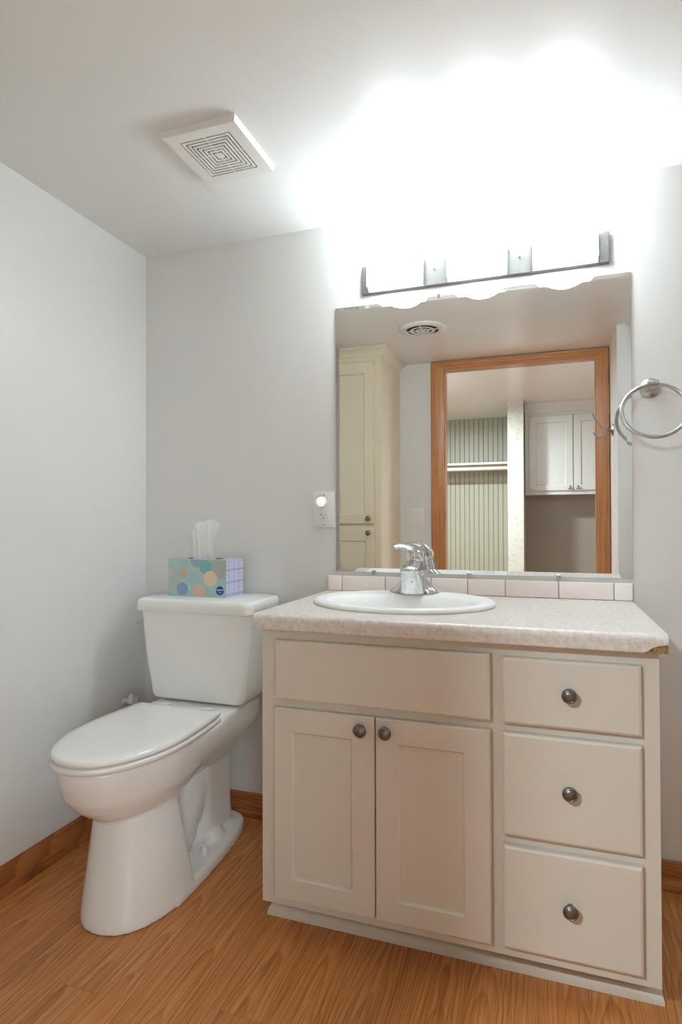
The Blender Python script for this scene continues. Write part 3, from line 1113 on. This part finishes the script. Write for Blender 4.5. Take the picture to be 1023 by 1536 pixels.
for k in range(nring):
    o_ = hx - stp * (k + .44)
    i_ = hx - stp * (k + 1.0)
    loft(b, [rxy(cxv - o_, cxv + o_, cyv - o_ * yr_, cyv + o_ * yr_, zb_ + .003), rxy(cxv - o_, cxv + o_, cyv - o_ * yr_, cyv + o_ * yr_, zb_), rxy(cxv - i_, cxv + i_, cyv - i_ * yr_, cyv + i_ * yr_, zb_), rxy(cxv - i_, cxv + i_, cyv - i_ * yr_, cyv + i_ * yr_, zb_ + .003)], False, False)
o_ = hx - stp * (nring + .36)
i_ = o_
box(b, cxv - .0105, cxv + .0105, cyv - .0105 * yr_, cyv + .0105 * yr_, zb_, zb_ + .003)
for a in range(4):
    if a % 2 == 0:
        box(b, cxv - .0025, cxv + .0025, *( (cyv - hy, cyv - .01) if a == 0 else (cyv + .01, cyv + hy)), zb_ + .0008, zb_ + .0065)
    else:
        box(b, *((cxv - hx, cxv - .01) if a == 1 else (cxv + .01, cxv + hx)), cyv - .0012, cyv + .0012, zb_ + .0032, zb_ + .0065)
obj('louvers', b, M['ventw'], fan)
b = B(); box(b, fx0 + .008, fx0 + .014, fy0 + .02, fy0 + .05, zb_ - .0006, zb_ + .001); obj('maker_mark', b, M['ventw'], fan)

# round supply register on the ceiling (seen in the mirror)
rv = thing('ceiling_register', 'round white ceiling air register reflected in the mirror', 'vent', (.835, -1.205, H))
b = B(); lathe(b, [(.123, 0), (.123, -.004), (.115, -.010), (.094, -.013), (.086, -.011), (.085, -.003), (.0, -.003)], (.835, -1.205, H), n=48); obj('rim', b, M['ventw'], rv, 40)
b = B(); lathe(b, [(0, -.0035), (.0848, -.0035), (.0848, -.0070), (0, -.0070)], (.835, -1.205, H), n=48); obj('dark_backing', b, M['dark'], rv)  # shallow dark disc paints the shade of a deep duct
for ro, ri in ((.066, .050), (.038, .024), (.014, .001)):
    b = B(); vs_ = [[(r, z) for r, z in ((ri, -.0095), (ro, -.0110), (ro, -.0125), (ri, -.0110), (ri, -.0095))]]
    loft(b, [[(.835 + r * math.cos(2 * PI * k / 40), -1.205 + r * math.sin(2 * PI * k / 40), H + z) for k in range(40)] for r, z in vs_[0]], False, False)
    bmesh.ops.remove_doubles(b, verts=list(b.verts), dist=1e-6)
    obj('cone', b, M['ventw'], rv, 40)
b = B(); box(b, .7505, .9195, -1.2075, -1.2025, H - .0105, H - .0068); box(b, .8325, .8375, -1.289, -1.121, H - .0105, H - .0068); obj('spoke', b, M['ventw'], rv)

# ------------------------------------------------------------------ towel ring
tr = thing('towel_ring', 'brushed nickel towel ring on the wall right of the mirror', 'towel ring', (1.737, 0, 1.425))
b = B(); lathe(b, [(0, 0.0005), (.0285, .0005), (.0285, .005), (.026, .009), (.020, .012), (.0155, .020), (.0125, .034), (.012, .046), (.010, .050), (0, .0505)], (1.737, 0, 1.425), (0, -1, 0), 32); obj('mount', b, M['nickel'], tr, 40)
b = B(); tube(b, [(1.724, -.052, 1.428), (1.750, -.052, 1.428)], .0085, 16); lathe(b, [(0, -.015), (.009, -.015), (.010, -.010), (.010, .010), (.009, .015), (0, .015)], (1.737, -.052, 1.428), (1, 0, 0), 18); obj('hanger', b, M['nickel'], tr, 40)
b = B()
tilt = math.radians(14)
ring = []
for k in range(64):
    a = 2 * PI * k / 64
    dx, dz = .0835 * math.sin(a), -.0785 + .0785 * math.cos(a)
    ring.append((1.737 + dx, -.054 + dz * math.sin(tilt), 1.424 + dz * math.cos(tilt)))
tube(b, ring, .0054, 12, closed=True)
obj('ring', b, M['nickel'], tr, 80)

# ------------------------------------------------------------------ outlet, night light, switches, hook
def plate(name, label, cat, cx, cz, w, h, yw, s):
    t = thing(name, label, cat, (cx, yw, cz))
    b = B(); box(b, cx - w / 2, cx + w / 2, min(yw, yw + s * .006), max(yw, yw + s * .006), cz - h / 2, cz + h / 2, .002, 2); obj('cover_plate', b, M['plasticw'], t, 40)
    return t
ot = plate('wall_outlet', 'white electrical outlet on the wall left of the mirror', 'outlet', .7315, 1.0825, .079, .122, -.0003, -1)
b = B(); box(b, .7315 - .0165, .7315 + .0165, -.0085, -.0060, 1.0825 - .033, 1.0825 + .033, .001, 1); obj('receptacle', b, M['plasticw'], ot)
b = B()
for dx in (-.008, .006):
    box(b, .7315 + dx - .0011, .7315 + dx + .0011, -.0088, -.0084, 1.062, 1.0685)
box(b, .7315 - .0125, .7315 - .0085, -.0088, -.0084, 1.0642, 1.0660)
lathe(b, [(0, 0), (.0022, 0), (.0022, .0004), (0, .0004)], (.7315 - .0008, -.0084, 1.0545), (0, -1, 0), 14)
obj('slots', b, M['dark'], ot)
for z in (1.0315, 1.1335):
    b = B(); lathe(b, [(0, 0), (.003, 0), (.0024, .001), (0, .0013)], (.7315, -.0063, z), (0, -1, 0), 14); obj('screw', b, M['nickel'], ot)
nl = thing('night_light', 'round white plug-in night light in the upper socket of the outlet', 'night light', (.7255, -.009, 1.108))
b = B(); lathe(b, [(0, 0), (.0185, 0), (.0190, .004), (.0180, .010), (.0160, .012), (0, .012)], (.7265, -.0088, 1.109), (0, -1, 0), 28); obj('base', b, M['plasticw'], nl, 40)
b = B(); lathe(b, [(0, .0), (.0158, .0), (.0160, .006), (.0145, .012), (.010, .017), (.005, .0192), (0, .0197)], (.7265, -.0208, 1.109), (0, -1, 0), 28); obj('dome', b, M['night'], nl, 60)

sw = plate('light_switch', 'white double switch plate beside the oak door casing, reflected in the mirror', 'switch', .649, 1.073, .115, .112, RW + .0003, 1)
for i, dx in enumerate((-.023, .023)):
    b = B(); box(b, .649 + dx - .005, .649 + dx + .005, RW + .006, RW + .0095, 1.073 - .012, 1.073 + .012, .001, 1)
    box(b, .649 + dx - .0035, .649 + dx + .0035, RW + .0095, RW + .017, 1.073 + (.001 if i else -.009), 1.073 + (.009 if i else -.001), .001, 1)
    obj('toggle', b, M['plasticw'], sw)
for dx in (-.023, .023):
    for dz in (-.030, .030):
        b = B(); lathe(b, [(0, 0), (.003, 0), (.0024, .001), (0, .0013)], (.649 + dx, RW + .0062, 1.073 + dz), (0, 1, 0), 12); obj('screw', b, M['nickel'], sw)

hk = thing('robe_hook', 'brushed nickel double robe hook on the white wall by the door, seen in the mirror', 'hook', (PX, -1.69, 1.54))
hy_ = -1.69
b = B(); lathe(b, [(0, .0003), (.034, .0003), (.033, .004), (.020, .010), (.010, .018), (.007, .028), (.009, .032), (.007, .037), (0, .038)], (PX, hy_, 1.545), (-1, 0, 0), 24); obj('mount', b, M['hookm'], hk, 40)
b = B(); tube(b, spline([(PX - .030, hy_, 1.545), (PX - .055, hy_, 1.560), (PX - .078, hy_, 1.590), (PX - .092, hy_, 1.612), (PX - .102, hy_, 1.634)], 5), .0042, 10); lathe(b, [(0, -.006), (.006, -.003), (.006, .003), (0, .006)], (PX - .103, hy_, 1.637), (0, 0, 1), 12); obj('upper_prong', b, M['hookm'], hk, 60)
b = B(); tube(b, spline([(PX - .032, hy_, 1.543), (PX - .042, hy_, 1.522), (PX - .060, hy_, 1.506), (PX - .082, hy_, 1.508), (PX - .097, hy_, 1.530)], 5), .0042, 10); lathe(b, [(0, -.006), (.006, -.003), (.006, .003), (0, .006)], (PX - .098, hy_, 1.533), (0, 0, 1), 12); obj('lower_prong', b, M['hookm'], hk, 60)

# ------------------------------------------------------------------ linen cabinet (in the mirror)
lc = thing('linen_cabinet', 'tall cream linen cabinet with crown moulding, reflected at the left of the mirror', 'cabinet', (.38, -1.65, 0))
LF, L0, L1, LT = -1.425, .215, .549, 2.009
b = B(); box(b, L0, L1, RW + .001, LF, .0, LT + .04, .001, 1); obj('carcass', b, M['cream'], lc)
b = B()
cpf = [(.001, LT - .004), (.004, LT), (.006, LT + .008), (.012, LT + .018), (.022, LT + .030), (.030, LT + .036), (.032, LT + .044), (.032, LT + .0505), (.001, LT + .0505)]
moulding(b, [(o, z) for o, z in cpf], [(L0, RW + .002, -1, 0), (L0, LF, -1, 1), (L1, LF, 1, 1), (L1, RW + .002, 1, 0)])
obj('crown_moulding', b, M['cream'], lc, 20)
ud = shaker('door', .2635, .5085, 1.031, 1.972, .302, .449, 1.088, 1.901, lc, M['cream'], LF, LF + .019, -1)
ld = shaker('door', .2635, .5085, .12, 1.003, .302, .456, .18, .930, lc, M['cream'], LF, LF + .019, -1)
knob(.478, LF + .019, 1.062, ud, 'pewter', 1); knob(.478, LF + .019, .979, ld, 'pewter', 1)
for dpar, zs in ((ud, (1.055, 1.92)), (ld, (.972, .17))):
    for z in zs:
        b = B(); box(b, .2555, .2635, LF, LF + .020, z - .022, z + .022, .002, 1); obj('hinge', b, M['pewter'], dpar)

# ------------------------------------------------------------------ laundry room things (in the mirror)
sf = thing('closet_shelf', 'white shelf board across the beadboard closet, reflected in the mirror', 'shelf', (.3, -3.9, 1.58))
b = B(); box(b, -1.298, 1.133, LY + .001, -3.78, 1.575, 1.595, .002, 1); obj('board', b, M['whitecab'], sf)
b = B(); box(b, -1.298, 1.133, LY + .001, LY + .02, 1.535, 1.574); obj('cleat', b, M['bead'], sf)
b = B(); lathe(b, [(0, 0), (.017, 0), (.017, 2.42), (0, 2.42)], (-1.292, -3.82, 1.540), (1, 0, 0), 24)
o = obj('closet_rod', b, M['whitecab'], None, 40, (-.08, -3.82, 1.540))
tag(o, 'round white hanging rod just under the closet shelf, in the mirror', 'rod')

wc = thing('wall_cabinet', 'white upper cabinet with panelled doors above a taupe wall, reflected in the mirror', 'cabinet', (1.8, -3.61, 1.28))
W0, W1, WF = 1.268, 2.58, -3.50
b = B(); box(b, W0, W1, -3.718, WF, 1.285, 2.0, .001, 1); obj('carcass', b, M['whitecab'], wc)
b = B(); box(b, W0 - .0, W1, -3.718, WF + .012, 1.272, 1.285, .001, 1); obj('light_rail', b, M['whitecab'], wc)
b = B()
moulding(b, [(.0, 1.975), (.008, 1.978), (.010, 1.992), (.020, 2.008), (.030, 2.026), (.034, 2.040), (.034, 2.0595), (.0, 2.0595)], [(W0, WF, 0, 1), (W1, WF, 0, 1)])
box(b, W0, W1, -3.718, WF, 2.0005, 2.0590)
obj('crown_moulding', b, M['whitecab'], wc, 20)
xs = 1.301
for i in range(3):
    d = shaker('door', xs, xs + .353, 1.305, 1.945, xs + .058, xs + .296, 1.352, 1.885, wc, M['whitecab'], WF, WF + .019, -1)
    knob(xs + (.325 if i % 2 == 0 else .030), WF + .019, 1.328, d, 'nickel', 1)
    xs += .359

cl = thing('ceiling_lamp', 'small round lit ceiling lamp in the laundry room, at the casing edge in the mirror', 'lamp', (.60, -2.66, H))
b = B(); lathe(b, [(0, -.0005), (.075, -.0005), (.078, -.010), (.072, -.018), (0, -.018)], (.60, -2.66, H), n=32); obj('base', b, M['nickel'], cl, 40)
b = B(); lathe(b, [(0, -.070), (.030, -.066), (.052, -.052), (.064, -.034), (.066, -.0185), (0, -.0185)], (.60, -2.66, H), n=32); obj('glass_dome', b, M['lampglass'], cl, 60)
